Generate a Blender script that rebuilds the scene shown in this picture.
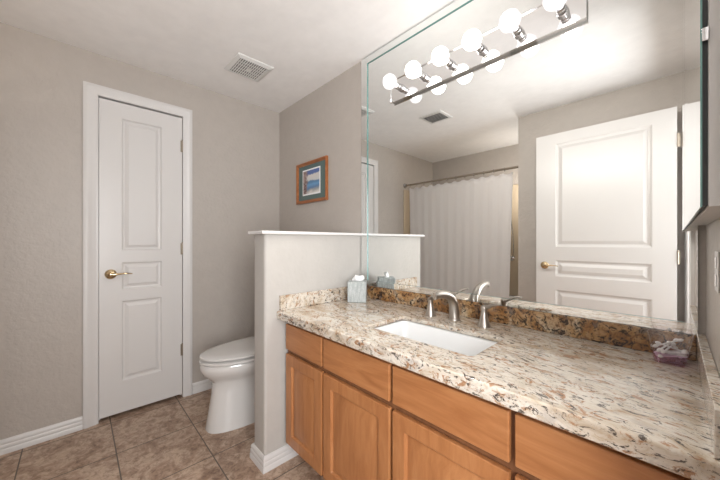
import bpy, bmesh, math, random
from mathutils import Vector, Matrix
random.seed(7)
R = math.radians
PI = math.pi
for o in list(bpy.data.objects): bpy.data.objects.remove(o)
scene = bpy.context.scene
COL = scene.collection

# ------------------------------------------------------------------ camera, world, light, exposure
cd = bpy.data.cameras.new('camera'); cam = bpy.data.objects.new('camera', cd); COL.objects.link(cam)
cam.location = (2.6327, -1.4219, 1.1975)
cam.rotation_euler = (R(90), 0, R(90 - 43.4817))
cd.sensor_width = 36; cd.lens = 298.32 / 720 * 36; cd.shift_y = 1.29 / 720; cd.clip_start = 0.01
scene.camera = cam
W = bpy.data.worlds.new('world'); scene.world = W; W.use_nodes = True
W.node_tree.nodes['Background'].inputs[0].default_value = (0.8, 0.85, 1, 1)
W.node_tree.nodes['Background'].inputs[1].default_value = 0.3
scene.view_settings.view_transform = 'Standard'; scene.view_settings.look = 'None'
scene.view_settings.gamma = 1; scene.view_settings.use_curve_mapping = False
scene.view_settings.exposure = 0.92
BULB_FULL, BULB_DIM = 4.5, 6.0
HALL_FILL = 62
BULB_BEAM = 5.2   # forward light of each bulb
ld = bpy.data.lights.new('hall_fill_light', 'AREA'); ld.shape = 'RECTANGLE'; ld.size = 1.5; ld.size_y = 1.6  # added fill panel in the hall, brightens the room through the doorway
ld.energy = HALL_FILL; ld.color = (0.96, 0.98, 1.0)
lo = bpy.data.objects.new('hall_fill_light', ld); COL.objects.link(lo); lo.location = (3.65, -1.95, 1.40)
lo.rotation_euler = (R(90+20), 0, R(90-4))
ld = bpy.data.lights.new('alcove_fill_light', 'POINT'); ld.shadow_soft_size = 0.06  # added lamp kept out of view, lifts the tub alcove and curtain
ld.energy = 5; ld.color = (1, 0.96, 0.92)
lo = bpy.data.objects.new('alcove_fill_light', ld); COL.objects.link(lo); lo.location = (1.48, -2.38, 1.80)
F = -0.012      # floor level
CZ = 2.44       # ceiling level

# ------------------------------------------------------------------ materials
def mat(name, color=(.8,.8,.8), rough=.5, metal=0, bump=None, spec=.5, coat=0):
    m = bpy.data.materials.new(name); m.use_nodes = True
    nt = m.node_tree; b = nt.nodes['Principled BSDF']
    b.inputs['Base Color'].default_value = (*color, 1); b.inputs['Roughness'].default_value = rough
    b.inputs['Metallic'].default_value = metal; b.inputs['Specular IOR Level'].default_value = spec
    b.inputs['Coat Weight'].default_value = coat
    tc = nt.nodes.new('ShaderNodeTexCoord')
    n = nt.nodes.new('ShaderNodeTexNoise')
    nt.links.new(tc.outputs['Object'], n.inputs['Vector'])
    sc, st, dist = bump or (40, .02, .001)
    n.inputs['Scale'].default_value = sc; n.inputs['Detail'].default_value = 3
    bp = nt.nodes.new('ShaderNodeBump'); bp.inputs['Strength'].default_value = st; bp.inputs['Distance'].default_value = dist
    nt.links.new(n.outputs['Fac'], bp.inputs['Height']); nt.links.new(bp.outputs['Normal'], b.inputs['Normal'])
    return m
class NT:
    def __init__(s, m): s.m = m; s.t = m.node_tree; s.b = s.t.nodes['Principled BSDF']; s.tc = s.t.nodes.new('ShaderNodeTexCoord')
    def n(s, kind, **k):
        x = s.t.nodes.new('ShaderNode' + kind)
        for a, v in k.items():
            if a in x.inputs: x.inputs[a].default_value = v
            else: setattr(x, a, v)
        return x
    def l(s, a, b): s.t.links.new(a, b)
    def mapping(s, scale=(1,1,1), rot=(0,0,0), loc=(0,0,0), src='Object'):
        mp = s.n('Mapping'); mp.inputs['Scale'].default_value = scale; mp.inputs['Rotation'].default_value = rot; mp.inputs['Location'].default_value = loc
        s.l(s.tc.outputs[src], mp.inputs['Vector']); return mp.outputs['Vector']
    def noise(s, vec, scale, detail=4, rough=.5, dist=0):
        x = s.n('TexNoise'); s.l(vec, x.inputs['Vector'])
        x.inputs['Scale'].default_value = scale; x.inputs['Detail'].default_value = detail
        x.inputs['Roughness'].default_value = rough; x.inputs['Distortion'].default_value = dist
        return x.outputs['Fac']
    def ramp(s, fac, stops, interp='LINEAR'):
        x = s.n('ValToRGB'); cr = x.color_ramp; cr.interpolation = interp
        while len(cr.elements) < len(stops): cr.elements.new(.5)
        for e, (p, c) in zip(cr.elements, stops):
            e.position = p; e.color = (*c, 1) if len(c) == 3 else c
        s.l(fac, x.inputs['Fac']); return x.outputs['Color']
    def mix(s, fac, a, b, mode='MIX'):
        x = s.n('Mix', data_type='RGBA', blend_type=mode)
        for v, i in ((fac, 0), (a, 6), (b, 7)):
            if isinstance(v, (int, float)): x.inputs[i].default_value = v
            elif isinstance(v, tuple): x.inputs[i].default_value = (*v, 1)
            else: s.l(v, x.inputs[i])
        return x.outputs[2]
    def bump(s, h, strength=.3, dist=.002):
        bp = s.n('Bump'); bp.inputs['Strength'].default_value = strength; bp.inputs['Distance'].default_value = dist
        s.l(h, bp.inputs['Height']); s.l(bp.outputs['Normal'], s.b.inputs['Normal'])
    def color(s, c): s.l(c, s.b.inputs['Base Color'])

def plaster(name, col, strength=.35, rough=.6, scale=38):
    m = mat(name, col, rough); g = NT(m)
    v = g.mapping()
    a = g.noise(v, scale, 3, .55); b = g.noise(v, scale*.35, 2, .5)
    r = g.ramp(a, [(.42, (0,0,0)), (.60, (1,1,1))])
    g.bump(g.mix(.35, r, b), strength, .0018)
    c = g.ramp(b, [(.3, tuple(x*.975 for x in col)), (.7, tuple(min(1, x*1.02) for x in col))]); g.color(c)
    return m
M = {}
M['wall'] = plaster('wall_paint', (.485, .440, .400), .6, .42)
M['halfwall'] = plaster('partition_paint', (.49, .465, .435), .4)
M['ceiling'] = plaster('ceiling_paint', (.93, .91, .895), .25)
M['trim'] = mat('white_trim_paint', (.70, .68, .665), .32, bump=(25, .05, .001))
M['porcelain'] = mat('porcelain', (.70, .68, .66), .08, coat=.5)
M['sinkwhite'] = mat('sink_porcelain', (.86, .87, .875), .12)
M['chrome'] = mat('chrome', (.62, .62, .63), .12, 1)
M['nickel'] = mat('brushed_nickel', (.46, .42, .38), .34, 1)
M['brass'] = mat('polished_brass', (.68, .53, .33), .18, 1)
M['hinge'] = mat('satin_brass', (.36, .31, .25), .4, .8)
M['black'] = mat('gap_black', (.008, .008, .009), .5)  # shade of the cabinet door gap put into the colour
M['mirror'] = mat('mirror_silver', (.90, .92, .915), 0.0, 1, bump=(5, 0, 0))
M['plate'] = mat('polished_plate', (.86, .86, .86), 0.03, 1, bump=(5, 0, 0))
M['glassedge'] = mat('green_glass_edge', (.13, .27, .25), .2)
M['curtain'] = mat('curtain_cloth', (.84, .815, .805), .85, bump=(300, .2, .001))
_nt = M['curtain'].node_tree; _o = [n for n in _nt.nodes if n.type == 'OUTPUT_MATERIAL'][0]; _b = _nt.nodes['Principled BSDF']
_t = _nt.nodes.new('ShaderNodeBsdfTranslucent'); _t.inputs[0].default_value = (.85, .83, .82, 1); _m = _nt.nodes.new('ShaderNodeMixShader'); _m.inputs[0].default_value = .35
_nt.links.new(_b.outputs[0], _m.inputs[1]); _nt.links.new(_t.outputs[0], _m.inputs[2]); _nt.links.new(_m.outputs[0], _o.inputs[0])
M['surround'] = mat('beige_surround', (.50, .41, .30), .35)
M['tub'] = mat('tub_enamel', (.78, .77, .74), .12)
M['paper'] = mat('tissue_paper', (.9, .9, .9), .8)
M['cotton'] = mat('cotton', (.88, .87, .86), .9, bump=(400, .5, .001))
M['mat'] = mat('green_mat_board', (.115, .165, .155), .8)
M['cabinet_white'] = plaster('cabinet_paint', (.58, .565, .55), .2)
M['grille'] = mat('vent_plastic', (.74, .73, .71), .4)
M['dark'] = mat('vent_duct', (.09, .09, .09), .8)
M['grout'] = mat('silicone', (.5, .45, .4), .6)

def tile_mat():
    m = mat('floor_tile', (.3,.22,.16), .42); g = NT(m)
    v = g.mapping(loc=(-.055, .08, 0))   # grid phase
    br = g.n('TexBrick', offset=0.0, squash=1.0); g.l(v, br.inputs['Vector'])
    br.inputs['Scale'].default_value = 1; br.inputs['Mortar Size'].default_value = .0032; br.inputs['Mortar Smooth'].default_value = .1
    br.inputs['Bias'].default_value = 0; br.inputs['Brick Width'].default_value = .393; br.inputs['Row Height'].default_value = .393
    br.inputs['Color1'].default_value = (.35,.35,.35,1); br.inputs['Color2'].default_value = (.65,.65,.65,1)
    w = g.mapping()
    # each tile samples its own patch of the stone
    off = g.n('VectorMath', operation='SCALE'); g.l(br.outputs['Color'], off.inputs[0]); off.inputs['Scale'].default_value = 9
    add = g.n('VectorMath', operation='ADD'); g.l(w, add.inputs[0]); g.l(off.outputs[0], add.inputs[1])
    n1 = g.noise(add.outputs[0], 9, 8, .68, 1.2)
    n2 = g.noise(add.outputs[0], 34, 6, .72, .8)
    c = g.ramp(n1, [(.30, (.24,.145,.098)), (.45, (.385,.262,.187)), (.56, (.52,.385,.29)), (.72, (.36,.245,.17))])
    c2 = g.ramp(n2, [(.38, (.50,.44,.40)), (.50, (.95,.95,.95)), (.62, (1.12,1.12,1.12))])
    c = g.mix(.75, c, c2, 'MULTIPLY')
    c = g.mix(br.outputs['Fac'], c, (.115, .088, .066)); g.color(c)
    inv = g.n('Math', operation='SUBTRACT'); inv.inputs[0].default_value = 1; g.l(br.outputs['Fac'], inv.inputs[1])
    h = g.mix(.25, inv.outputs[0], n2); g.bump(h, .5, .0022)
    return m
M['tile'] = tile_mat()

def granite(name, golden=False):
    m = mat(name, (.7,.65,.6), .16, coat=.15); g = NT(m)
    big = g.mapping(scale=(1, 1.0, 1), rot=(0, 0, R(14)))
    warp = g.n('TexNoise'); g.l(big, warp.inputs['Vector']); warp.inputs['Scale'].default_value = 5; warp.inputs['Detail'].default_value = 3
    sub = g.n('VectorMath', operation='SUBTRACT'); g.l(warp.outputs['Color'], sub.inputs[0]); sub.inputs[1].default_value = (.5,.5,.5)
    sca = g.n('VectorMath', operation='SCALE'); g.l(sub.outputs[0], sca.inputs[0]); sca.inputs['Scale'].default_value = .10
    ad = g.n('VectorMath', operation='ADD'); g.l(big, ad.inputs[0]); g.l(sca.outputs[0], ad.inputs[1])
    st = g.n('Mapping'); g.l(ad.outputs[0], st.inputs['Vector'])
    st.inputs['Scale'].default_value = (.62, 1.35, 1.2) if not golden else (1, 1, 1)
    v = st.outputs[0]
    n_cloud = g.noise(v, 9, 6, .6, .6)
    n_rust = g.noise(v, 30, 8, .72, 1.0)
    n_dark = g.noise(v, 46, 7, .72, 1.4)
    n_grey = g.noise(v, 15, 7, .66, 1.0)
    n_reg = g.noise(big, 4.5, 3, .5)
    if golden:
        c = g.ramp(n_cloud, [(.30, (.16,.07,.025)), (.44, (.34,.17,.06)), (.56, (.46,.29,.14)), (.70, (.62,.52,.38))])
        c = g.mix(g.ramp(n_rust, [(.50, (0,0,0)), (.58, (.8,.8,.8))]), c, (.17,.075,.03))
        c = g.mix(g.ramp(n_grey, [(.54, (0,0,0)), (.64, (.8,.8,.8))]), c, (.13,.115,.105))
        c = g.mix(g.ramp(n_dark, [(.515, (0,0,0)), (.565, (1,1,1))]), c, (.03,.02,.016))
    else:
        c = g.ramp(n_cloud, [(.30, (.36,.27,.185)), (.43, (.56,.48,.385)), (.55, (.68,.63,.56)), (.72, (.46,.375,.285))])
        tan = g.noise(v, 55, 5, .7, .8)
        c = g.mix(g.ramp(tan, [(.52, (0,0,0)), (.64, (.55,.55,.55))]), c, (.45,.33,.21))
        c = g.mix(g.ramp(n_grey, [(.55, (0,0,0)), (.66, (.6,.6,.6))]), c, (.40,.365,.335))
        c = g.mix(g.ramp(n_rust, [(.545, (0,0,0)), (.60, (.92,.92,.92))]), c, (.33,.165,.075))
        dk = g.ramp(n_dark, [(.545, (0,0,0)), (.59, (.95,.95,.95))])
        rg = g.ramp(n_reg, [(.36, (.5,.5,.5)), (.50, (1,1,1))])
        c = g.mix(g.mix(1.0, dk, rg, 'MULTIPLY'), c, (.045,.032,.027))
    g.color(c)
    return m
M['granite'] = granite('cream_granite'); M['granite_gold'] = granite('golden_granite', True)

def wood(name, axis='Z', base=((.345,.135,.048), (.425,.180,.068), (.49,.225,.092)), rough=.33):
    m = mat(name, base[1], rough); g = NT(m)
    s = {'Z': (7, 7, .9), 'X': (.9, 7, 7)}[axis]
    v = g.mapping(scale=s)
    n = g.noise(v, 3.2, 6, .6, 1.2); f = g.noise(g.mapping(scale=tuple(k*6 for k in s)), 4, 3, .6, .2)
    big = g.noise(g.mapping(scale=(1.2, 1.2, 1.2)), 2.4, 2, .5)
    c = g.ramp(n, [(.30, base[0]), (.50, base[1]), (.70, base[2])])
    c = g.mix(.22, c, g.ramp(f, [(.3, (.72,.68,.62)), (.7, (1,1,1))]), 'MULTIPLY')
    c = g.mix(.30, c, g.ramp(big, [(.35, (.78,.74,.70)), (.65, (1,1,1))]), 'MULTIPLY')
    g.color(c); return m
M['wood_v'] = wood('maple_upright_grain', 'Z'); M['wood_h'] = wood('maple_level_grain', 'X')
M['wood_dark'] = wood('maple_face_frame', 'Z', ((.17,.07,.03), (.21,.09,.04), (.26,.12,.05)), .5)
M['frame_wood'] = wood('red_oak_frame', 'X', ((.27,.085,.028), (.38,.135,.045), (.47,.19,.07)), .3)

def tissue_mat():
    m = mat('tissue_box_pattern', (.42,.46,.46), .6); g = NT(m)
    v = g.mapping(); a = g.noise(v, 260, 2, .6); b = g.noise(g.mapping(scale=(1,1,.12)), 190, 2, .6)
    c = g.ramp(g.mix(.5, a, b), [(.40, (.33,.365,.365)), (.60, (.55,.575,.57))]); g.color(c); return m
M['tissuebox'] = tissue_mat()

def print_mat():                      # small coastal landscape
    m = mat('coast_print', (.6,.6,.6), .5); g = NT(m)
    sp = g.n('SeparateXYZ'); g.l(g.tc.outputs['Generated'], sp.inputs[0])
    n = g.noise(g.mapping(), 30, 5, .6, 1.0); n2 = g.noise(g.mapping(), 14, 4, .6, .5)
    ma = g.n('Math', operation='MULTIPLY_ADD'); g.l(n2, ma.inputs[0]); ma.inputs[1].default_value = .28; g.l(sp.outputs['Z'], ma.inputs[2])
    sc = g.ramp(ma.outputs[0], [(.16, (.72,.68,.64)), (.30, (.34,.36,.37)), (.38, (.12,.22,.40)), (.52, (.16,.36,.60)), (.66, (.10,.22,.38)), (.71, (.62,.62,.62)), (.93, (.70,.66,.62)), (.98, (.10,.16,.38))])
    ro = g.n('Math', operation='MULTIPLY_ADD'); g.l(n, ro.inputs[0]); ro.inputs[1].default_value = .6; g.l(sp.outputs['X'], ro.inputs[2])
    rk = g.ramp(ro.outputs[0], [(.50, (1,1,1)), (.62, (0,0,0))])
    c = g.mix(rk, sc, g.ramp(n, [(.4, (.12,.07,.07)), (.6, (.45,.33,.30))]))
    g.color(c); return m
M['print'] = print_mat()

def emit(name, col, s):
    m = bpy.data.materials.new(name); m.use_nodes = True; nt = m.node_tree
    b = nt.nodes['Principled BSDF']; b.inputs['Base Color'].default_value = (.8,.8,.8,1)
    b.inputs['Emission Color'].default_value = (*col, 1); b.inputs['Emission Strength'].default_value = s; return m
M['bulb_white'] = emit('frosted_lit_bulb', (1, .95, .89), BULB_FULL)
M['filament'] = emit('lit_filament', (1, .95, .89), BULB_DIM)
def thin_glass(name, col=(1,1,1), refl=.10, alpha=1.0):
    m = bpy.data.materials.new(name); m.use_nodes = True; nt = m.node_tree; nt.nodes.clear()
    o = nt.nodes.new('ShaderNodeOutputMaterial'); t = nt.nodes.new('ShaderNodeBsdfTransparent'); t.inputs[0].default_value = (*col, 1)
    g = nt.nodes.new('ShaderNodeBsdfGlossy'); g.inputs['Roughness'].default_value = .04; g.inputs[0].default_value = (1,1,1,1)
    lw = nt.nodes.new('ShaderNodeLayerWeight'); lw.inputs[0].default_value = .35
    mu = nt.nodes.new('ShaderNodeMath'); mu.operation = 'MULTIPLY_ADD'; mu.inputs[1].default_value = .35; mu.inputs[2].default_value = refl
    nt.links.new(lw.outputs['Fresnel'], mu.inputs[0])
    mx = nt.nodes.new('ShaderNodeMixShader'); nt.links.new(mu.outputs[0], mx.inputs[0]); nt.links.new(t.outputs[0], mx.inputs[1]); nt.links.new(g.outputs[0], mx.inputs[2])
    nt.links.new(mx.outputs[0], o.inputs[0]); return m
M['bulb_glass'] = thin_glass('clear_bulb_glass', (.80,.80,.83), .05)
_nt = M['bulb_glass'].node_tree; _o = [n for n in _nt.nodes if n.type == 'OUTPUT_MATERIAL'][0]; _src = _o.inputs[0].links[0].from_socket
_em = _nt.nodes.new('ShaderNodeEmission'); _em.inputs[0].default_value = (1, .96, .93, 1); _em.inputs[1].default_value = .2
_ad = _nt.nodes.new('ShaderNodeAddShader'); _nt.links.new(_src, _ad.inputs[0]); _nt.links.new(_em.outputs[0], _ad.inputs[1]); _nt.links.new(_ad.outputs[0], _o.inputs[0])
M['dish_glass'] = thin_glass('clear_dish_glass', (1,.99,.995), .02)
M['dish_purple'] = thin_glass('violet_dish_glass', (.95,.83,.92), .03)
M['pic_glass'] = thin_glass('picture_glass', (1,1,1), .02)

# ------------------------------------------------------------------ geometry helpers
def link(name, bm, m, parent=None, smooth=False, bevel=0, seg=2, subsurf=0, mats=None, angle=30):
    bmesh.ops.recalc_face_normals(bm, faces=bm.faces[:])
    me = bpy.data.meshes.new(name); bm.to_mesh(me); bm.free()
    for x in (mats or [m]): me.materials.append(M[x] if isinstance(x, str) else x)
    o = bpy.data.objects.new(name, me); COL.objects.link(o)
    if parent: o.parent = parent; o.matrix_parent_inverse = Matrix.Identity(4)
    if smooth:
        for p in me.polygons: p.use_smooth = True
        if smooth == 'auto':
            e = o.modifiers.new('split', 'EDGE_SPLIT'); e.split_angle = R(40)
    if subsurf:
        s = o.modifiers.new('sub', 'SUBSURF'); s.levels = s.render_levels = subsurf
    if bevel:
        b = o.modifiers.new('bevel', 'BEVEL'); b.width = bevel; b.segments = seg; b.limit_method = 'ANGLE'; b.angle_limit = R(angle)
        if not smooth:
            for p in me.polygons: p.use_smooth = True
            w = o.modifiers.new('wn', 'WEIGHTED_NORMAL'); w.keep_sharp = False
    return o
def box(bm, x0, x1, y0, y1, z0, z1, mi=0, mtx=None):
    vs = [bm.verts.new((x, y, z)) for z in (z0, z1) for y in (y0, y1) for x in (x0, x1)]
    if mtx: 
        for v in vs: v.co = mtx @ v.co
    fs = []
    for q in ((0,2,3,1), (4,5,7,6), (0,1,5,4), (2,6,7,3), (0,4,6,2), (1,3,7,5)):
        f = bm.faces.new([vs[i] for i in q]); f.material_index = mi; fs.append(f)
    return fs
def boxes(*bs):
    bm = bmesh.new()
    for b in bs: box(bm, *b)
    return bm
def loft(bm, rings, cap0=True, cap1=True, closed=True, mi=0):
    rr = [[bm.verts.new(p) for p in r] for r in rings]
    n = len(rr[0])
    for a, b in zip(rr, rr[1:]):
        for i in range(n if closed else n-1):
            j = (i+1) % n
            f = bm.faces.new((a[i], a[j], b[j], b[i])); f.material_index = mi
    if cap0: f = bm.faces.new(rr[0]); f.material_index = mi
    if cap1: f = bm.faces.new(rr[-1]); f.material_index = mi
    return rr
def lathe(bm, prof, seg=24, mtx=None, cap0=True, cap1=True, mi=0):
    rings = []
    for r, z in prof:
        ring = [Vector((r*math.cos(2*PI*i/seg), r*math.sin(2*PI*i/seg), z)) for i in range(seg)]
        if mtx: ring = [mtx @ p for p in ring]
        rings.append(ring)
    return loft(bm, rings, cap0, cap1, mi=mi)
def tube(bm, pts, rad, seg=10, mi=0, flat=None):
    pts = [Vector(p) for p in pts]; rads = rad if isinstance(rad, (list, tuple)) else [rad]*len(pts)
    rings = []; up = None
    for i, p in enumerate(pts):
        t = (pts[min(i+1, len(pts)-1)] - pts[max(i-1, 0)]).normalized()
        if up is None:
            up = Vector((0,0,1)) if abs(t.z) < .9 else Vector((1,0,0))
        s = t.cross(up).normalized(); u = s.cross(t).normalized(); up = u
        fl = flat[i] if flat else 1
        rings.append([p + (s*math.cos(2*PI*k/seg) + u*math.sin(2*PI*k/seg)*fl)*rads[i] for k in range(seg)])
    loft(bm, rings, mi=mi)
def curve_pts(ctrl, n=24):
    c = [Vector(p) for p in ctrl]; out = []
    c = [c[0]*2 - c[1]] + c + [c[-1]*2 - c[-2]]
    seg = len(c)-3
    for k in range(n+1):
        u = k/n*seg; i = min(int(u), seg-1); t = u-i
        a, b, d, e = c[i:i+4]
        out.append(.5*((2*b) + (-a+d)*t + (2*a-5*b+4*d-e)*t*t + (-a+3*b-3*d+e)*t**3))
    return out
def sweep(bm, path, prof, fn):
    """path: 2-D polyline; prof: (offset to the left of the path, height); fn maps (u,v,h) to world"""
    P = [Vector(p) for p in path]; nrm = []
    for i in range(len(P)):
        ns = []
        if i > 0: t = (P[i]-P[i-1]).normalized(); ns.append(Vector((-t.y, t.x)))
        if i < len(P)-1: t = (P[i+1]-P[i]).normalized(); ns.append(Vector((-t.y, t.x)))
        if len(ns) == 1: nrm.append(ns[0])
        else:
            s = ns[0]+ns[1]; nrm.append(s / max(.3, (s.length_squared/2)))
    rings = [[fn(p.x+n.x*o, p.y+n.y*o, h) for o, h in prof] for p, n in zip(P, nrm)]
    loft(bm, rings)
def rrect(x0, x1, y0, y1, r, z, seg=5):
    out = []
    for cx, cy, a0 in ((x1-r, y1-r, 0), (x0+r, y1-r, 90), (x0+r, y0+r, 180), (x1-r, y0+r, 270)):
        for k in range(seg+1):
            a = R(a0 + 90*k/seg); out.append(Vector((cx + r*math.cos(a), cy + r*math.sin(a), z)))
    return out
def panel_slab(w, h, t, panels, steps, both=True, edge=0):
    """upright slab, x 0..w, z 0..h, front at y = 0 facing -y, moulded panels by successive insets"""
    bm = bmesh.new()
    xs = sorted({0, w} | {p[0] for p in panels} | {p[1] for p in panels}); zs = sorted({0, h} | {p[2] for p in panels} | {p[3] for p in panels})
    grid = {}
    for s, y in ((0, 0), (1, t)):
        for i, x in enumerate(xs):
            for j, z in enumerate(zs): grid[s, i, j] = bm.verts.new((x, y, z))
    pf = []
    for s in (0, 1):
        for i in range(len(xs)-1):
            for j in range(len(zs)-1):
                q = [grid[s,i,j], grid[s,i+1,j], grid[s,i+1,j+1], grid[s,i,j+1]]
                f = bm.faces.new(q if s == 0 else q[::-1])
                mx, mz = (xs[i]+xs[i+1])/2, (zs[j]+zs[j+1])/2
                if (s == 0 or both) and any(p[0] < mx < p[1] and p[2] < mz < p[3] for p in panels): pf.append((s, f))
    n, k = len(xs)-1, len(zs)-1
    for i in range(n):
        bm.faces.new((grid[0,i,0], grid[1,i,0], grid[1,i+1,0], grid[0,i+1,0])); bm.faces.new((grid[0,i+1,k], grid[1,i+1,k], grid[1,i,k], grid[0,i,k]))
    for j in range(k):
        bm.faces.new((grid[0,0,j+1], grid[1,0,j+1], grid[1,0,j], grid[0,0,j])); bm.faces.new((grid[0,n,j], grid[1,n,j], grid[1,n,j+1], grid[0,n,j+1]))
    bm.normal_update()
    for s, f in pf:
        for th, dp in steps:
            bmesh.ops.inset_region(bm, faces=[f], thickness=th, depth=0, use_even_offset=True)
            for v in f.verts: v.co.y += (-dp if s == 0 else dp)
    return bm
def tagS(o): o['kind'] = 'structure'; return o
def tag(o, label, cat, group=None):
    o['label'] = label; o['category'] = cat
    if group: o['group'] = group
    return o
def empty(name, loc, rz=0):
    o = bpy.data.objects.new(name, None); COL.objects.link(o); o.location = loc; o.rotation_euler = (0,0,rz); o.empty_display_size = .1
    return o
def copy_tree(o, parent=None):
    c = o.copy(); COL.objects.link(c); c.parent = parent
    for ch in [k for k in COL.objects if k.parent == o]: copy_tree(ch, c)
    return c

# ------------------------------------------------------------------ the room
tagS(link('floor', boxes((-.13, 4.3, -2.8, .13, F-.06, F)), 'tile'))
tagS(link('ceiling', boxes((-.13, 4.3, -2.8, .13, CZ, CZ+.06)), 'ceiling'))
T = .12
tagS(link('wall_back', boxes((-T, 2.70+T, 0, T, F, CZ)), 'wall'))
DY0, DY1, DZ = -1.322, -.822, 2.168           # closet door opening
tagS(link('wall_left', boxes((-T, 0, -2.67-T, DY0, F, CZ), (-T, 0, DY1, 0, F, CZ), (-T, 0, DY0, DY1, DZ, CZ), (-T, -.09, DY0, DY1, F, DZ)), 'wall'))
RX = 2.70; RY0, RY1, RZ = -1.70, -.82, 2.165     # entry doorway in the right wall
tagS(link('wall_right', boxes((RX, RX+T, RY1, 0, F, CZ), (RX, RX+T, RY0, RY1, RZ, CZ), (RX, RX+T, -1.81-T, RY0, F, CZ)), 'wall'))
tagS(link('wall_front', boxes((1.55, RX+T, -1.81-T, -1.81, F, CZ)), 'wall'))
tagS(link('wall_alcove_side', boxes((1.55, 1.55+T, -2.67-T, -1.81-T, F, CZ)), 'wall'))
tagS(link('wall_alcove_back', boxes((0, 1.55, -2.67-T, -2.67, F, CZ)), 'wall'))
tagS(link('wall_hall', boxes((4.18, 4.3, -2.8, .13, F, CZ), (RX+T, 4.18, .01, .13, F, CZ), (RX+T, 4.18, -2.8, -2.68, F, CZ)), 'wall'))

# half wall beside the vanity, rounded corners at its free end
HX0, HX1, HY, HZ = 1.014, 1.150, -.706, 1.236
bm = bmesh.new(); r = .016; ring = [(HX0, 0), (HX0, HY+r)]
ring += [(HX0+r-r*math.cos(R(a)), HY+r-r*math.sin(R(a))) for a in (15,30,45,60,75,90)]
ring += [(HX1-r+r*math.sin(R(a)), HY+r-r*math.cos(R(a))) for a in (0,15,30,45,60,75,90)]
ring += [(HX1, 0)]
loft(bm, [[Vector((x, y, z)) for x, y in ring] for z in (F, HZ)])
tagS(link('wall_partition', bm, 'halfwall', smooth='auto'))
tagS(link('trim_1', boxes((HX0-.022, HX1+.022, HY-.024, -.0005, HZ, HZ+.017)), 'trim', bevel=.003))

# baseboards with three beads
BB = [(0, 0), (.0155, 0), (.0155, .026), (.0125, .030), (.0135, .034), (.0135, .050), (.0105, .054), (.0115, .058), (.0115, .070), (.007, .077), (.0035, .0815), (0, .0815)]
def baseboard(name, path):
    bm = bmesh.new(); sweep(bm, path, BB, lambda u, v, h: Vector((u, v, F+h)))
    return tagS(link(name, bm, 'trim', smooth='auto'))
baseboard('baseboard_left', [(0, -1.396), (0, -1.90)][::-1][::-1] if False else [(0, -1.396), (0, -1.92)])
baseboard('baseboard_closet', [(0, 0), (0, -.759)])
baseboard('baseboard_toilet', [(HX0, -.0005), (.0, -.0005)])
baseboard('baseboard_partition', [(HX1, -.50), (HX1, HY), (HX0, HY), (HX0, -.016)][::-1][::-1])
baseboard('baseboard_front', [(1.55, -1.81), (2.68, -1.81)])

# door casings
CP = [(0, 0), (0, .012), (.010, .017), (.022, .017), (.030, .013), (.048, .011), (.058, .009), (.064, .008), (.064, 0)]
def casing(name, path, fn, m='trim'):
    bm = bmesh.new(); sweep(bm, path, CP, fn); return tagS(link(name, bm, m, smooth='auto'))
yA, yB = -1.394, -.761
casing('trim_2', [(yA, F), (yA, 2.232), (yB, 2.232), (yB, F)][::-1], lambda u, v, h: Vector((h, u, v)))
link_j = boxes((-.088, .004, -1.330, -1.319, F, 2.176), (-.088, .004, -.826, -.815, F, 2.176), (-.088, .004, -1.319, -.826, 2.165, 2.176),
               (-.088, -.043, -1.319, -1.309, F, 2.165), (-.088, -.043, -.836, -.826, F, 2.165), (-.088, -.043, -1.309, -.836, 2.155, 2.165))
tagS(link('trim_3', link_j, 'trim', bevel=.001))
# entry door casing on the right wall, and the jamb of the doorway
casing('trim_4', [(RY0-.065, F), (RY0-.065, RZ+.062), (RY1+.028, RZ+.062), (RY1+.028, F)][::-1], lambda u, v, h: Vector((RX-h, u, v)))
tagS(link('trim_5', boxes((RX-.004, RX+T+.004, RY0-.001, RY0+.012, F, RZ-.001), (RX-.004, RX+T+.004, RY1-.012, RY1+.001, F, RZ-.001), (RX-.004, RX+T+.004, RY0+.012, RY1-.012, RZ-.012, RZ+.001)), 'trim', bevel=.001))

# panel doors
STEPS = [(.009, -.0095), (.010, -.001), (.020, .009)]
def lever_handle(parent, x, z, sgn, front_y):
    """rosette, stem and lever on the front face (facing local -y)"""
    mt = Matrix.Translation((x, front_y, z)) @ Matrix.Rotation(R(90), 4, 'X')
    bm = bmesh.new(); lathe(bm, [(.033, 0), (.033, .003), (.030, .008), (.022, .012), (.014, .016), (.011, .030), (.011, .046), (.013, .050), (.012, .056), (.006, .058)], 28, mt)
    h = link('door_handle', bm, 'brass', parent, smooth='auto')
    bm = bmesh.new(); pts = curve_pts([(x, front_y-.052, z), (x+sgn*.035, front_y-.056, z+.002), (x+sgn*.075, front_y-.052, z+.004), (x+sgn*.112, front_y-.044, z-.001)], 16)
    tube(bm, pts, [.0095 - .0045*k/16 for k in range(17)], 12, flat=[1-.3*k/16 for k in range(17)])
    link('lever', bm, 'brass', h, smooth=True)
def hinge(parent, x, z, y):
    bm = bmesh.new(); lathe(bm, [(.0055, -.045), (.0055, .045)], 12, Matrix.Translation((x, y, z)))
    lathe(bm, [(.004, .045), (.0065, .048), (.004, .053)], 12, Matrix.Translation((x, y, z)))
    box(bm, x-.013, x+.0, y, y+.004, z-.044, z+.044)
    link('hinge', bm, 'hinge', parent, smooth='auto')
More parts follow.
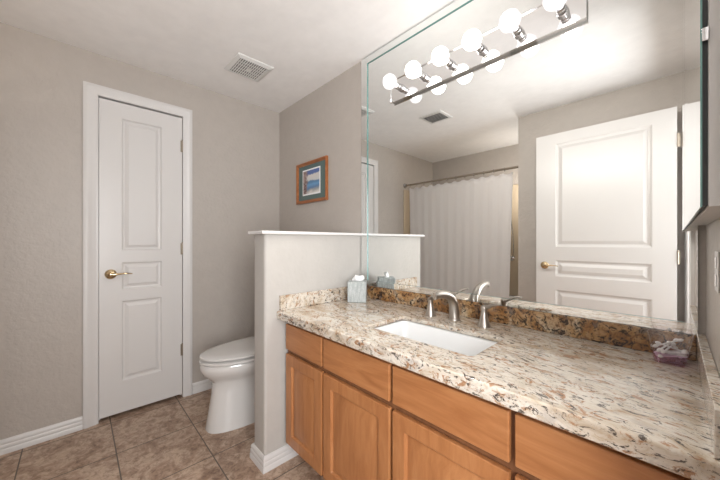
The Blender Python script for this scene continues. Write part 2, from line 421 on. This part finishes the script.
# closet door: local x runs along world +y, front faces +x
dw, dh = .486, 2.139
d1 = link('door_1', panel_slab(dw, dh, .035, [(.118, .353, .216, .768), (.118, .353, .848, 1.036), (.118, .353, 1.120, 2.034)], STEPS), 'trim')
d1.location = (-.001, -1.316, .014); d1.rotation_euler = (0, 0, R(90)); tagS(d1)
lever_handle(d1, .060, .960, 1, 0)
for z in (.342, 1.125, 1.920): hinge(d1, dw+.002, z, -.003)
bm = bmesh.new(); box(bm, -.0135, -.003, -.0042, .02, .935, .985); link('strike_plate', bm, 'brass', d1)
# entry door, standing open square to the right wall, front faces the mirror (+y)
ew = .890
d2 = link('door_2', panel_slab(ew, 2.14, .035, [(.125, .738, .216, .758), (.125, .738, .880, 1.020), (.125, .738, 1.140, 2.050)], [(.012, -.008), (.012, -.002), (.026, .008)]), 'trim')
d2.location = (2.645, -1.66, .010); d2.rotation_euler = (0, 0, R(180)); tagS(d2)
lever_handle(d2, ew-.068, .972, -1, 0)
for z in (.25, 1.07, 1.90): hinge(d2, -.004, z, .002)

# tub surround on the three alcove walls
tagS(link('wall_surround', boxes((0.0005, .014, -2.6695, -1.925, .50, 1.925), (.014, 1.536, -2.6695, -2.656, .50, 1.925), (1.536, 1.5495, -2.6695, -1.925, .50, 1.925)), 'surround', bevel=.003))

# ------------------------------------------------------------------ bathtub, curtain
tb = empty('bathtub', (0.775, -2.30, F)); tag(tb, 'white bathtub in the alcove behind the shower curtain', 'bathtub')
bm = bmesh.new()
o_ = lambda x0, x1, y0, y1, z, r: [p - Vector(tb.location) for p in rrect(x0, x1, y0, y1, r, z)]
rings = [o_(.016, 1.534, -2.654, -1.985, F+.001, .004), o_(.016, 1.534, -2.654, -1.985, .475, .004), o_(.02, 1.53, -2.65, -1.98, .495, .01), o_(.06, 1.49, -2.60, -2.04, .497, .10),
         o_(.09, 1.46, -2.58, -2.06, .47, .12), o_(.17, 1.40, -2.54, -2.05, .25, .14), o_(.24, 1.33, -2.48, -2.11, .13, .14)]
loft(bm, rings, cap0=False); link('basin', bm, 'tub', tb, smooth='auto')
bm = bmesh.new(); lathe(bm, [(.03, 0), (.03, .004), (.008, .006)], 20, Matrix.Translation(Vector((.5, -2.30, .1305)) + -Vector(tb.location))); link('drain', bm, 'chrome', tb, smooth='auto')

ROD_Y, ROD_Z = -1.955, 1.982
rd = empty('shower_rod', (0.775, ROD_Y, ROD_Z)); tag(rd, 'dark metal shower rod spanning the tub alcove above the curtain', 'shower rod')
bm = bmesh.new(); tube(bm, [(-.772, 0, 0), (.772, 0, 0)], .0125, 16); link('rod', bm, 'hinge', rd, smooth='auto')
for s in (-1, 1):
    bm = bmesh.new(); lathe(bm, [(.034, 0), (.034, .006), (.026, .016), (.020, .030)], 20, Matrix.Translation((s*.7735, 0, 0)) @ Matrix.Rotation(R(-90*s), 4, 'Y')); link('flange', bm, 'chrome', rd, smooth='auto')

ct = empty('shower_curtain', (.79, ROD_Y, 1.93)); tag(ct, 'off-white cloth shower curtain hanging in soft folds from the rod', 'shower curtain')
bm = bmesh.new(); NX, NZ = 220, 26; vs = []
for j in range(NZ+1):
    v = j/NZ; row = []
    for i in range(NX+1):
        u = i/NX
        x1 = 1.452 - .045*v; x0 = .092 + .02*math.sin(v*PI*.5)
        ph = u*12*2*PI
        amp = .0035 + .003*v
        x = x0 + (x1-x0)*u + .004*math.sin(ph*2)*(1-v)
        y = ROD_Y + .012 + amp*math.sin(ph + .6*math.sin(u*9)) + .004*v*math.sin(u*31+1)
        z = 1.940 - .006 - .016*(1-v)**6*(.5 - .5*math.cos(ph)) - v*1.62
        if j == 0: z -= 0
        row.append(bm.verts.new(Vector((x, y, z)) - Vector(ct.location)))
    vs.append(row)
for j in range(NZ):
    for i in range(NX): bm.faces.new((vs[j][i], vs[j][i+1], vs[j+1][i+1], vs[j+1][i]))
c_ = link('curtain_cloth', bm, 'curtain', ct, smooth=True)
so = c_.modifiers.new('thick', 'SOLIDIFY'); so.thickness = .0015
for k in range(12):
    x = .092 + (1.452-.092)*(k+.02)/11.8 - .79 + .0
    bm = bmesh.new()
    pts = [(x + .003*math.sin(a), .0*a + .020*math.sin(a), 1.982-1.93 + .020*math.cos(a) - .006) for a in [2*PI*q/20 for q in range(21)]]
    tube(bm, pts, .0022, 6); link('curtain_ring', bm, 'chrome', ct, smooth=True)

# hand shower hose and valve on the tub's back wall
sh = empty('hand_shower', (1.19, -2.655, 1.30)); tag(sh, 'chrome hand shower hose with small valve on the beige tub wall', 'shower')
bm = bmesh.new(); tube(bm, curve_pts([(-.02, .02, .52), (-.012, .035, .30), (.02, .03, .0), (.028, .03, -.22), (.01, .02, -.30)], 30), .006, 8); link('hose', bm, 'chrome', sh, smooth=True)
bm = bmesh.new(); lathe(bm, [(.034, 0), (.032, .008), (.016, .014), (.016, .045), (.020, .05), (.012, .06)], 20, Matrix.Translation((.0, .0, -.32)) @ Matrix.Rotation(R(-90), 4, 'X')); link('valve', bm, 'chrome', sh, smooth='auto')
bm = bmesh.new(); lathe(bm, [(.018, 0), (.016, .008), (.010, .012), (.010, .03)], 16, Matrix.Translation((-.02, .0, .52)) @ Matrix.Rotation(R(-90), 4, 'X')); lathe(bm, [(.012, -.02), (.014, 0), (.03, .09), (.036, .10), (.02, .105)], 16, Matrix.Translation((-.02, .035, .53)) @ Matrix.Rotation(R(25), 4, 'X')); link('shower_head', bm, 'chrome', sh, smooth='auto')

# ------------------------------------------------------------------ vanity cabinet
VT, VZ = .762, .105
vc = empty('vanity_cabinet', (1.93, -.30, F)); tag(vc, 'honey maple vanity cabinet under the granite counter, beside the half wall', 'cabinet')
off = -Vector(vc.location)
def vobj(name, bm, m, parent=vc, **k):
    for v in bm.verts: v.co += off
    return link(name, bm, m, parent, **k)
VX0, VX1 = 1.168, 2.697
vobj('carcass', boxes((VX0, VX0+.016, -.560, -.003, VZ, VT+.011), (VX1-.016, VX1, -.560, -.003, VZ, VT+.011), (VX0, VX0+.016, -.505, -.003, F+.001, VZ), (VX1-.016, VX1, -.505, -.003, F+.001, VZ), (VX0+.016, VX1-.016, -.560, -.003, VZ, VZ+.016), (VX0+.016, VX1-.016, -.010, -.003, VZ+.016, VT)), 'wood_v')
cols = [(1.180, 1.503), (1.518, 1.919), (1.933, 2.334), (2.347, 2.690)]
fr = [(VX0, VX1, -.579, -.560, VT-.022, VT+.011), (VX0, VX1, -.579, -.560, VZ-.003, VZ+.022), (VX0, VX1, -.579, -.560, .585, .618)]
xs_ = [VX0] + [ (cols[i][1]+cols[i+1][0])/2 for i in range(3)] + [VX1]
for i, x in enumerate(xs_): 
    a = x if i == 0 else x-.022; b = x if i == 4 else x+.022
    fr += [(a, b, -.579, -.560, z0, z1) for z0, z1 in ((VZ+.022, .585), (.618, VT-.022))]
vobj('face_frame', boxes(*fr), 'wood_dark')
vobj('toe_kick', boxes((VX0+.016, VX1-.016, -.505, -.490, F+.001, VZ)), 'wood_dark')
for i, (x0, x1) in enumerate(cols):
    w = x1-x0
    bm = panel_slab(w, .137, .0195, [(.0, w, 0, .137)], [])
    for v in bm.verts: v.co += Vector((x0, -.6, .613))
    vobj('drawer_front', bm, 'wood_h', bevel=.0045, seg=3)
    bm = panel_slab(w, .484, .0195, [(.056, w-.056, .056, .484-.056)], [(.0025, -.012), (.006, 0), (.036, .0125)], both=False)
    for v in bm.verts: v.co += Vector((x0, -.6, .105))
    # bevel only the outer rim
    vobj('cabinet_door', bm, 'wood_v', bevel=.0035, seg=2, angle=60)

# ------------------------------------------------------------------ countertop with splashes
CT, CB = .822, .776
CX0, CX1, CY0 = 1.1505, 2.6995, -.640
SX0, SX1, SY0, SY1 = 1.694, 2.176, -.488, -.228
ctop = empty('granite_countertop', (1.93, -.32, CB)); tag(ctop, 'cream and rust speckled granite counter on the maple vanity', 'countertop')
coff = -Vector(ctop.location)
bm = bmesh.new()
def loop(pts):
    v = [bm.verts.new(p) for p in pts]; return [bm.edges.new((v[i], v[(i+1) % len(v)])) for i in range(len(v))]
e = loop([Vector((CX0, CY0, CT)), Vector((CX1, CY0, CT)), Vector((CX1, -.0005, CT)), Vector((CX0, -.0005, CT))])
e += loop(rrect(SX0, SX1, SY0, SY1, .018, CT, 6))
rs = bmesh.ops.triangle_fill(bm, edges=e, use_beauty=True)
faces = [g for g in rs['geom'] if isinstance(g, bmesh.types.BMFace)]
ex = bmesh.ops.extrude_face_region(bm, geom=faces)
for v in [g for g in ex['geom'] if isinstance(g, bmesh.types.BMVert)]:
    v.co.z = .802 if (SX0-.01 < v.co.x < SX1+.01 and SY0-.01 < v.co.y < SY1+.01) else CB
for v in bm.verts: v.co += coff
link('slab', bm, 'granite', ctop, bevel=.007, seg=3)
def cobj(name, m, *b, bevel=.002):
    bm = boxes(*b)
    for v in bm.verts: v.co += coff
    return link(name, bm, m, ctop, bevel=bevel)
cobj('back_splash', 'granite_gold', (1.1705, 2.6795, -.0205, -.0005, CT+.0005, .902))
cobj('side_splash', 'granite', (1.1508, 1.1703, -.624, -.0005, CT+.0005, .902))
cobj('side_splash', 'granite', (2.680, 2.6993, -.624, -.0005, CT+.0005, .908))

# ------------------------------------------------------------------ sink and faucet
sk = empty('sink', (1.942, -.357, CB)); tag(sk, 'white rectangular undermount sink in the granite counter', 'sink')
so_ = -Vector(sk.location)
bm = bmesh.new()
def sr(d, z, r): return [p + so_ for p in rrect(SX0-d, SX1+d, SY0-d, SY1+d, r, z, 6)]
loft(bm, [sr(.006, .8005, .034), sr(.002, .800, .03), sr(-.002, .795, .03), sr(-.010, .71, .035), sr(-.020, .672, .045), sr(-.040, .652, .05), sr(-.075, .646, .04), sr(-.105, .644, .012)], cap0=False)
b_ = link('basin', bm, 'sinkwhite', sk, smooth='auto')
so2 = b_.modifiers.new('t', 'SOLIDIFY'); so2.thickness = .003; so2.offset = 1
bm = bmesh.new(); lathe(bm, [(.024, 0), (.024, .003), (.016, .0045), (.015, .002), (.004, .002)], 24, Matrix.Translation(Vector((1.942, -.335, .6455)) + so_)); link('drain', bm, 'nickel', sk, smooth='auto')

fc = empty('faucet', (1.905, -.115, CT)); tag(fc, 'brushed nickel widespread faucet with two lever handles behind the sink', 'faucet')
bm = bmesh.new()
pts = curve_pts([(0, .006, 0), (0, .005, .045), (0, -.004, .084), (0, -.034, .116), (0, -.085, .133), (0, -.135, .137), (0, -.166, .132)], 36)
tube(bm, pts, [.0245 - .0075*(k/36) for k in range(37)], 20, flat=[1 - .50*max(0, (k-12)/24) for k in range(37)])
lathe(bm, [(.0275, 0), (.0275, .003), (.025, .008), (.02, .012)], 24, Matrix.Translation((0, .006, .0)))
link('spout', bm, 'nickel', fc, smooth='auto')
bm = bmesh.new(); lathe(bm, [(.0085, 0), (.0085, .010)], 16, Matrix.Translation((0, -.158, .124))); link('aerator', bm, 'nickel', fc, smooth='auto')
def fhandle(x, y, ang):
    bm = bmesh.new(); lathe(bm, [(.027, 0), (.027, .004), (.0235, .014), (.0175, .036), (.0135, .058), (.0125, .068), (.0145, .076), (.0140, .088), (.006, .093)], 24, Matrix.Translation((x, y, 0)))
    h = link('handle', bm, 'nickel', fc, smooth='auto')
    dx, dy = math.cos(R(ang)), math.sin(R(ang))
    bm = bmesh.new(); pts = curve_pts([(x-dx*.004, y-dy*.004, .083), (x+dx*.02, y+dy*.02, .090), (x+dx*.045, y+dy*.045, .103), (x+dx*.075, y+dy*.075, .108)], 14)
    tube(bm, pts, [.0115 - .002*k/14 for k in range(15)], 12, flat=[.85 - .4*k/14 for k in range(15)])
    link('lever', bm, 'nickel', h, smooth=True)
fhandle(-.122, -.010, -46); fhandle(.150, -.006, -6)

# ------------------------------------------------------------------ wall mirror with mirror strips
MX0, MX1, MZ0, MZ1 = 1.158, 2.683, .9035, 2.434
mr = empty('wall_mirror', (1.92, -.0005, MZ0)); tag(mr, 'large frameless wall mirror edged with narrow mirror strips above the counter', 'mirror')
mo = -Vector(mr.location); ST = .055
def mobj(name, x0, x1, z0, z1, y0, y1):
    bm = bmesh.new()
    for i, f in enumerate(box(bm, x0, x1, y0, y1, z0, z1)): f.material_index = 1
    bm.normal_update(); bmesh.ops.recalc_face_normals(bm, faces=bm.faces[:])
    for f in bm.faces:
        if f.normal.y < -.9: f.material_index = 0
    for v in bm.verts: v.co += mo
    return link(name, bm, None, mr, mats=['mirror', 'glassedge'])
mobj('mirror_pane', MX0+.002, MX1-.002, MZ0+.002, MZ1-.002, -.004, -.0006)
TY0, TY1 = -.0110, -.0042
mobj('mirror_strip', MX0, MX0+ST, MZ0, MZ1, TY0, TY1)
mobj('mirror_strip', MX0+ST+.0005, MX1, MZ1-ST+.012, MZ1, TY0, TY1)
mobj('mirror_strip', MX1-.028, MX1, MZ0, MZ1-ST+.0115, TY0, TY1)
mobj('mirror_strip', MX0+ST+.0005, MX1-.0285, MZ0, MZ0+.034, TY0, TY1)

# ------------------------------------------------------------------ light bar on the mirror
LZ0, LZ1, LX0, LX1 = 2.046, 2.183, 1.432, 2.401
lb = empty('vanity_light_bar', (1.92, -.0045, LZ0)); tag(lb, 'chrome vanity light bar with six round globe bulbs, mounted on the mirror', 'light fixture')
lo_ = -Vector(lb.location)
bm = boxes((LX0, LX1, -.022, -.0048, LZ0+.004, LZ1-.004), (LX0-.002, LX1+.002, -.027, -.019, LZ0-.002, LZ0+.0065), (LX0-.002, LX1+.002, -.027, -.019, LZ1-.0065, LZ1+.002), (LX0-.002, LX0+.0015, -.027, -.019, LZ0+.0065, LZ1-.0065), (LX1-.0015, LX1+.002, -.027, -.019, LZ0+.0065, LZ1-.0065))
for v in bm.verts: v.co += lo_
link('back_plate', bm, 'plate', lb)
BR = .0415
for k in range(6):
    x = 1.515 + .1625*k; z = 2.108 - .003*k/5; yb = -.128
    T_ = Matrix.Translation(Vector((x, -.030, z)) + lo_) @ Matrix.Rotation(R(90), 4, 'X')
    bm = bmesh.new(); lathe(bm, [(.021, -.008), (.021, .004), (.0175, .006), (.0175, .016), (.0185, .018), (.0175, .020), (.0175, .030), (.0185, .032), (.0175, .034), (.0175, .044), (.013, .046)], 24, T_)
    link('socket', bm, 'chrome', lb, smooth='auto')
    T_ = Matrix.Translation(Vector((x, yb, z)) + lo_) @ Matrix.Rotation(R(90), 4, 'X')
    prof = [(.0135, -.049), (.0150, -.042)] + [(BR*math.sin(R(a)), -BR*math.cos(R(a))) for a in range(28, 180, 8)] + [(.001, BR)]
    lit = k in (1, 2, 3)
    bm = bmesh.new(); lathe(bm, prof, 28, T_)
    b_ = link('bulb', bm, 'bulb_white' if lit else 'bulb_glass', lb, smooth=True)
    sd = bpy.data.lights.new('bulb_light', 'SPOT'); sd.energy = BULB_BEAM; sd.spot_size = R(135); sd.spot_blend = .8; sd.shadow_soft_size = .012; sd.color = (1, .95, .89)
    so_l = bpy.data.objects.new('bulb_light', sd); COL.objects.link(so_l); so_l.parent = b_; so_l.location = Vector((x, yb - BR - .014, z)) + lo_; so_l.rotation_euler = (R(90-30), 0, R(180))
    if not lit:
        b_['label'] = 'clear glass bulb with glowing filament'
        bm = bmesh.new(); lathe(bm, [(.004, -.045), (.0045, -.026), (.014, -.020), (.022, -.008), (.0235, .004), (.018, .016), (.003, .022)], 16, T_)
        link('filament', bm, 'filament', b_, smooth=True)

# ------------------------------------------------------------------ medicine cabinet on the right wall
mc = empty('medicine_cabinet', (2.68, -.40, 1.2465)); tag(mc, 'shallow mirrored medicine cabinet on the right wall next to the big mirror', 'cabinet')
def mcobj(name, m, *b, bevel=0, parent=mc):
    bm = boxes(*b)
    for v in bm.verts: v.co -= Vector(mc.location)
    return link(name, bm, m, parent, bevel=bevel)
mcobj('body', 'cabinet_white', (2.6655, 2.6995, -.770, -.012, 1.2465, 2.42), bevel=.002)
mcobj('door_gap_dark', 'black', (2.6602, 2.6654, -.768, -.014, 1.249, 2.418))  # solid black layer standing in for the shaded gap behind the mirror door
bm = bmesh.new(); box(bm, 2.6580, 2.6601, -.771, -.012, 1.2465, 2.42); bmesh.ops.recalc_face_normals(bm, faces=bm.faces[:])
for f in bm.faces: f.material_index = 0 if f.normal.x < -.9 else 1
for v in bm.verts: v.co -= Vector(mc.location)
link('mirror_door', bm, None, mc, mats=['mirror', 'glassedge'])
mcobj('clip', 'chrome', (2.6595, 2.6665, -.7745, -.7715, 1.483, 1.502), bevel=.001)

# outlet cover on the right wall
op = empty('outlet_cover', (RX-.0005, -.385, 1.13)); tag(op, 'white outlet cover on the right wall above the counter', 'outlet')
bm = boxes((-.003, 0, -.036, .036, -.045, .045)); link('plate', bm, 'trim', op, bevel=.002)
for z in (-.02, .02):
    bm = boxes((-.0042, -.0032, -.014, .014, z-.013, z+.013)); link('socket_face', bm, 'porcelain', op, bevel=.0005)

# ------------------------------------------------------------------ framed picture
pc = empty('framed_picture', (.556, -.0005, 1.52)); tag(pc, 'small wood-framed coastal print with green mat above the half wall', 'picture')
pw, ph, fw = .436, .345, .036
bm = bmesh.new(); FPR = [(0, 0), (0, .020), (.005, .023), (.013, .021), (.021, .014), (.026, .011), (.026, 0)]
P4 = [(-pw/2, 0), (-pw/2, ph), (pw/2, ph), (pw/2, 0)]
for a in range(4):
    p, q = Vector(P4[a]), Vector(P4[(a+1) % 4]); t = (q-p).normalized(); n = Vector((t.y, -t.x))
    ra = [p + (t+n)*o for o, h in FPR]; rb = [q + (n-t)*o for o, h in FPR]
    loft(bm, [[Vector((v.x, -h, v.y)) for v, (o, h) in zip(rr, FPR)] for rr in (ra, rb)])
link('frame', bm, 'frame_wood', pc)
link('mat_board', boxes((-pw/2+.022, pw/2-.022, -.008, -.001, .022, ph-.022)), 'mat', pc)
link('print_border', boxes((-.130, .126, -.0095, -.0082, .066, .283)), 'paper', pc)
link('print', boxes((-.118, .114, -.0108, -.0097, .078, .271)), 'print', pc)

# ------------------------------------------------------------------ ceiling vents
vx0, vx1, vy0, vy1 = .405, .660, -.655, -.400
ef = empty('exhaust_fan_cover', ((vx0+vx1)/2, (vy0+vy1)/2, CZ)); tag(ef, 'square white slotted exhaust fan cover on the ceiling above the toilet', 'vent')
hw = .128
bm = bmesh.new(); loft(bm, [[Vector((sx*w_, sy*w_, z)) for sx, sy in ((-1,-1),(1,-1),(1,1),(-1,1))] for w_, z in ((hw, -.0005), (hw, -.006), (hw-.022, -.0155), (hw-.026, -.0155), (hw-.026, -.0125), (hw-.030, -.0125))], cap0=True, cap1=False)
link('frame', bm, 'grille', ef)
link('duct_backing', boxes((-hw+.028, hw-.028, -hw+.028, hw-.028, -.012, -.006)), 'dark', ef)
n = 13; inner = hw-.029
for k in range(n):
    y = -inner + (k+.5)*2*inner/n
    link('slat', boxes((-inner, inner, y-.0044, y+.0044, -.0150, -.0135)), 'grille', ef)
for x in (-inner*.62, -inner*.25, inner*.25, inner*.62):
    link('crossbar', boxes((x-.003, x+.003, -inner, inner, -.0158, -.0151)), 'grille', ef)
link('badge', boxes((-.017, .017, -.015, .015, -.0168, -.0159)), 'grille', ef)
av = empty('ceiling_register', (.985, -1.195, CZ)); tag(av, 'white louvred air register on the ceiling, seen in the mirror', 'vent')
hx_, hy_ = .125, .115
bm = bmesh.new(); loft(bm, [[Vector((sx*(hx_-w_), sy*(hy_-w_), z)) for sx, sy in ((-1,-1),(1,-1),(1,1),(-1,1))] for w_, z in ((0, -.0005), (0, -.003), (.004, -.007), (.026, -.009), (.027, -.002))], cap1=False)
link('frame', bm, 'grille', av)
link('duct_backing', boxes((-hx_+.027, hx_-.027, -hy_+.027, hy_-.027, -.003, -.001)), 'dark', av)
for k in range(7):
    y = -(hy_-.034) + k*(2*(hy_-.034))/6
    bm = bmesh.new(); box(bm, -hx_+.028, hx_-.028, -.0105, .0105, -.0009, .0009, mtx=Matrix.Translation((0, y, -.009)) @ Matrix.Rotation(R(-20), 4, 'X')); link('louvre', bm, 'grille', av)

# ------------------------------------------------------------------ toilet
TX = .575
to = empty('toilet', (TX, 0, F)); to.scale = (1.02, 1.012, 1.035); tag(to, 'white elongated toilet with closed lid behind the half wall', 'toilet')
def egg(hw_, yf, yb, z, n=40, p=2.0, cy=None):
    """egg outline: front at yf (rounded, longer), back at yb"""
    cy = yb + (yf-yb)*.46 if cy is None else cy
    out = []
    for k in range(n):
        a = 2*PI*k/n; c, s = math.cos(a), math.sin(a)
        q = 2/p
        x = hw_*math.copysign(abs(c)**q, c)
        y = cy + (abs(yf-cy) if s < 0 else abs(yb-cy))*math.copysign(abs(s)**q, s)
        out.append(Vector((x, y, z)))
    return out
def shift(r): return r
Z0 = -F
bm = bmesh.new()
loft(bm, [egg(.128, -.815, -.18, .0005, p=2.6), egg(.126, -.812, -.18, .02, p=2.6), egg(.113, -.795, -.17, .12, p=2.5), egg(.105, -.780, -.16, .22, p=2.4), egg(.108, -.775, -.14, .285, p=2.2), egg(.135, -.800, -.13, .315),
          egg(.168, -.832, -.13, .345), egg(.182, -.846, -.13, .375), egg(.184, -.848, -.13, .400), egg(.178, -.842, -.13, .412), egg(.13, -.79, -.20, .412)], cap1=True)
link('bowl', bm, 'porcelain', to, smooth='auto')
bm = bmesh.new(); loft(bm, [egg(.170, -.835, -.235, .4175), egg(.186, -.851, -.23, .4205), egg(.187, -.852, -.23, .432), egg(.181, -.846, -.235, .436), egg(.12, -.78, -.27, .436)]); link('seat', bm, 'porcelain', to, smooth='auto')
bm = bmesh.new(); loft(bm, [egg(.170, -.835, -.235, .4465), egg(.185, -.850, -.23, .4495), egg(.184, -.849, -.23, .4585), egg(.172, -.835, -.24, .4645), egg(.14, -.79, -.26, .4695), egg(.06, -.65, -.34, .4725), egg(.005, -.56, -.50, .4735)]); link('lid', bm, 'porcelain', to, smooth='auto')
for s in (-1, 1):
    bm = bmesh.new(); tube(bm, [(s*.10, -.222, .428), (s*.055, -.222, .428)], .011, 12); link('seat_hinge', bm, 'porcelain', to, smooth='auto')
def tr(x, y0, y1, z, r): return rrect(-x, x, y0, y1, r, z, 6)
bm = bmesh.new(); loft(bm, [tr(.15, -.185, -.025, .36, .05), tr(.20, -.205, -.022, .42, .045), tr(.215, -.212, -.020, .56, .045), tr(.222, -.215, -.020, .735, .045)]); link('tank', bm, 'porcelain', to, smooth='auto')
bm = bmesh.new(); loft(bm, [tr(.225, -.220, -.019, .7355, .045), tr(.232, -.226, -.019, .742, .045), tr(.232, -.226, -.019, .765, .045), tr(.215, -.21, -.024, .775, .04)]); link('tank_lid', bm, 'porcelain', to, smooth='auto')
bm = bmesh.new(); lathe(bm, [(.012, 0), (.012, .012)], 14, Matrix.Translation((-.16, -.214, .68)) @ Matrix.Rotation(R(90), 4, 'X')); tube(bm, [(-.165, -.232, .68), (-.10, -.236, .672)], [.008, .006], 10); link('flush_lever', bm, 'chrome', to, smooth='auto')
bm = bmesh.new(); lathe(bm, [(.014, 0), (.013, .008), (.006, .013)], 16, Matrix.Translation((.122, -.42, .02)) @ Matrix.Rotation(R(90), 4, 'Y')); link('bolt_cap', bm, 'porcelain', to, smooth=True)

# ------------------------------------------------------------------ tissue box
tx = empty('tissue_box', (1.258, -.140, CT), R(42)); tag(tx, 'pale blue-grey cube tissue box on the counter by the half wall', 'tissue box')
a = .0565
bm = boxes((-a, a, -a, a, .0008, .127)); link('carton', bm, 'tissuebox', tx, bevel=.003)
bm = bmesh.new(); NA, NB = 14, 6; rr = []
for j in range(NB+1):
    t = j/NB; ring = []
    for i in range(NA):
        an = 2*PI*i/NA; rad = (.026 + .008*t + .007*math.sin(an*3+t*2)) * (1 - .75*max(0, t-.35)) ; 
        ring.append(Vector((rad*math.cos(an)*1.25 + .008*t, rad*math.sin(an)*.45 + .006*math.sin(an*2+3*t), .128 + .033*t + .006*math.sin(an*2+1)*t)))
    rr.append(ring)
loft(bm, rr, cap0=False, cap1=True); link('tissue', bm, 'paper', tx, smooth=True)

# ------------------------------------------------------------------ glass dish and cotton swabs
gd = empty('glass_dish', (2.624, -.082, CT), R(-6)); tag(gd, 'flared violet glass dish of cotton swabs in the counter corner', 'dish')
def sq(w_, d_, z, r=.006): return rrect(-w_, w_, -d_, d_, r, z, 3)
bm = bmesh.new()
loft(bm, [sq(.031, .034, .0008), sq(.033, .036, .004), sq(.038, .041, .034)], cap1=False)
loft(bm, [sq(.0355, .0385, .034), sq(.030, .033, .008)], cap0=False); link('dish_base', bm, 'dish_purple', gd)
bm = bmesh.new(); rr = loft(bm, [sq(.038, .041, .034), sq(.048, .054, .092, .008), sq(.0462, .0522, .092, .008), sq(.0355, .0385, .034)], cap0=False, cap1=False); link('dish_wall', bm, 'dish_glass', gd)
def swab():
    s = empty('cotton_swab', (0,0,0))
    bm = bmesh.new(); tube(bm, [(-.030, 0, 0), (.030, 0, 0)], .0019, 8); link('stick', bm, 'paper', s, smooth='auto')
    for sg in (-1, 1):
        bm = bmesh.new(); pr_ = [(.0019, .0), (.0038, .003), (.0042, .008), (.0032, .012), (.0008, .0145)]
        lathe(bm, pr_, 10, Matrix.Translation((sg*.0235, 0, 0)) @ Matrix.Rotation(R(90*sg), 4, 'Y')); link('cotton_tip', bm, 'cotton', s, smooth=True)
    return s
sw0 = swab()
sp = [(0, -.012, .018, 12, -2), (.002, -.004, .018, -8, 3), (-.003, .004, .018, 5, 2), (0, .010, .019, 24, 0), (0, -.008, .028, -15, 8), (-.001, .000, .029, 20, -10), (.003, .008, .029, -6, 6), (-.004, -.004, .040, 34, 14), (.002, .006, .041, -24, -16), (-.006, -.006, .050, 14, 28), (-.006, .006, .053, -20, 26), (.004, .0, .050, 40, -24)]
for i, (x, y, z, az, el) in enumerate(sp):
    s = sw0 if i == 0 else copy_tree(sw0)
    s.location = (2.624+x, -.082+y, CT+z+.003); s.rotation_euler = (0, R(-el), R(az+35)); s.scale = (1.02, 1.25, 1.25)
    tag(s, 'white cotton swab lying in the flared violet glass dish', 'cotton swab', 'cotton swabs in the glass dish')
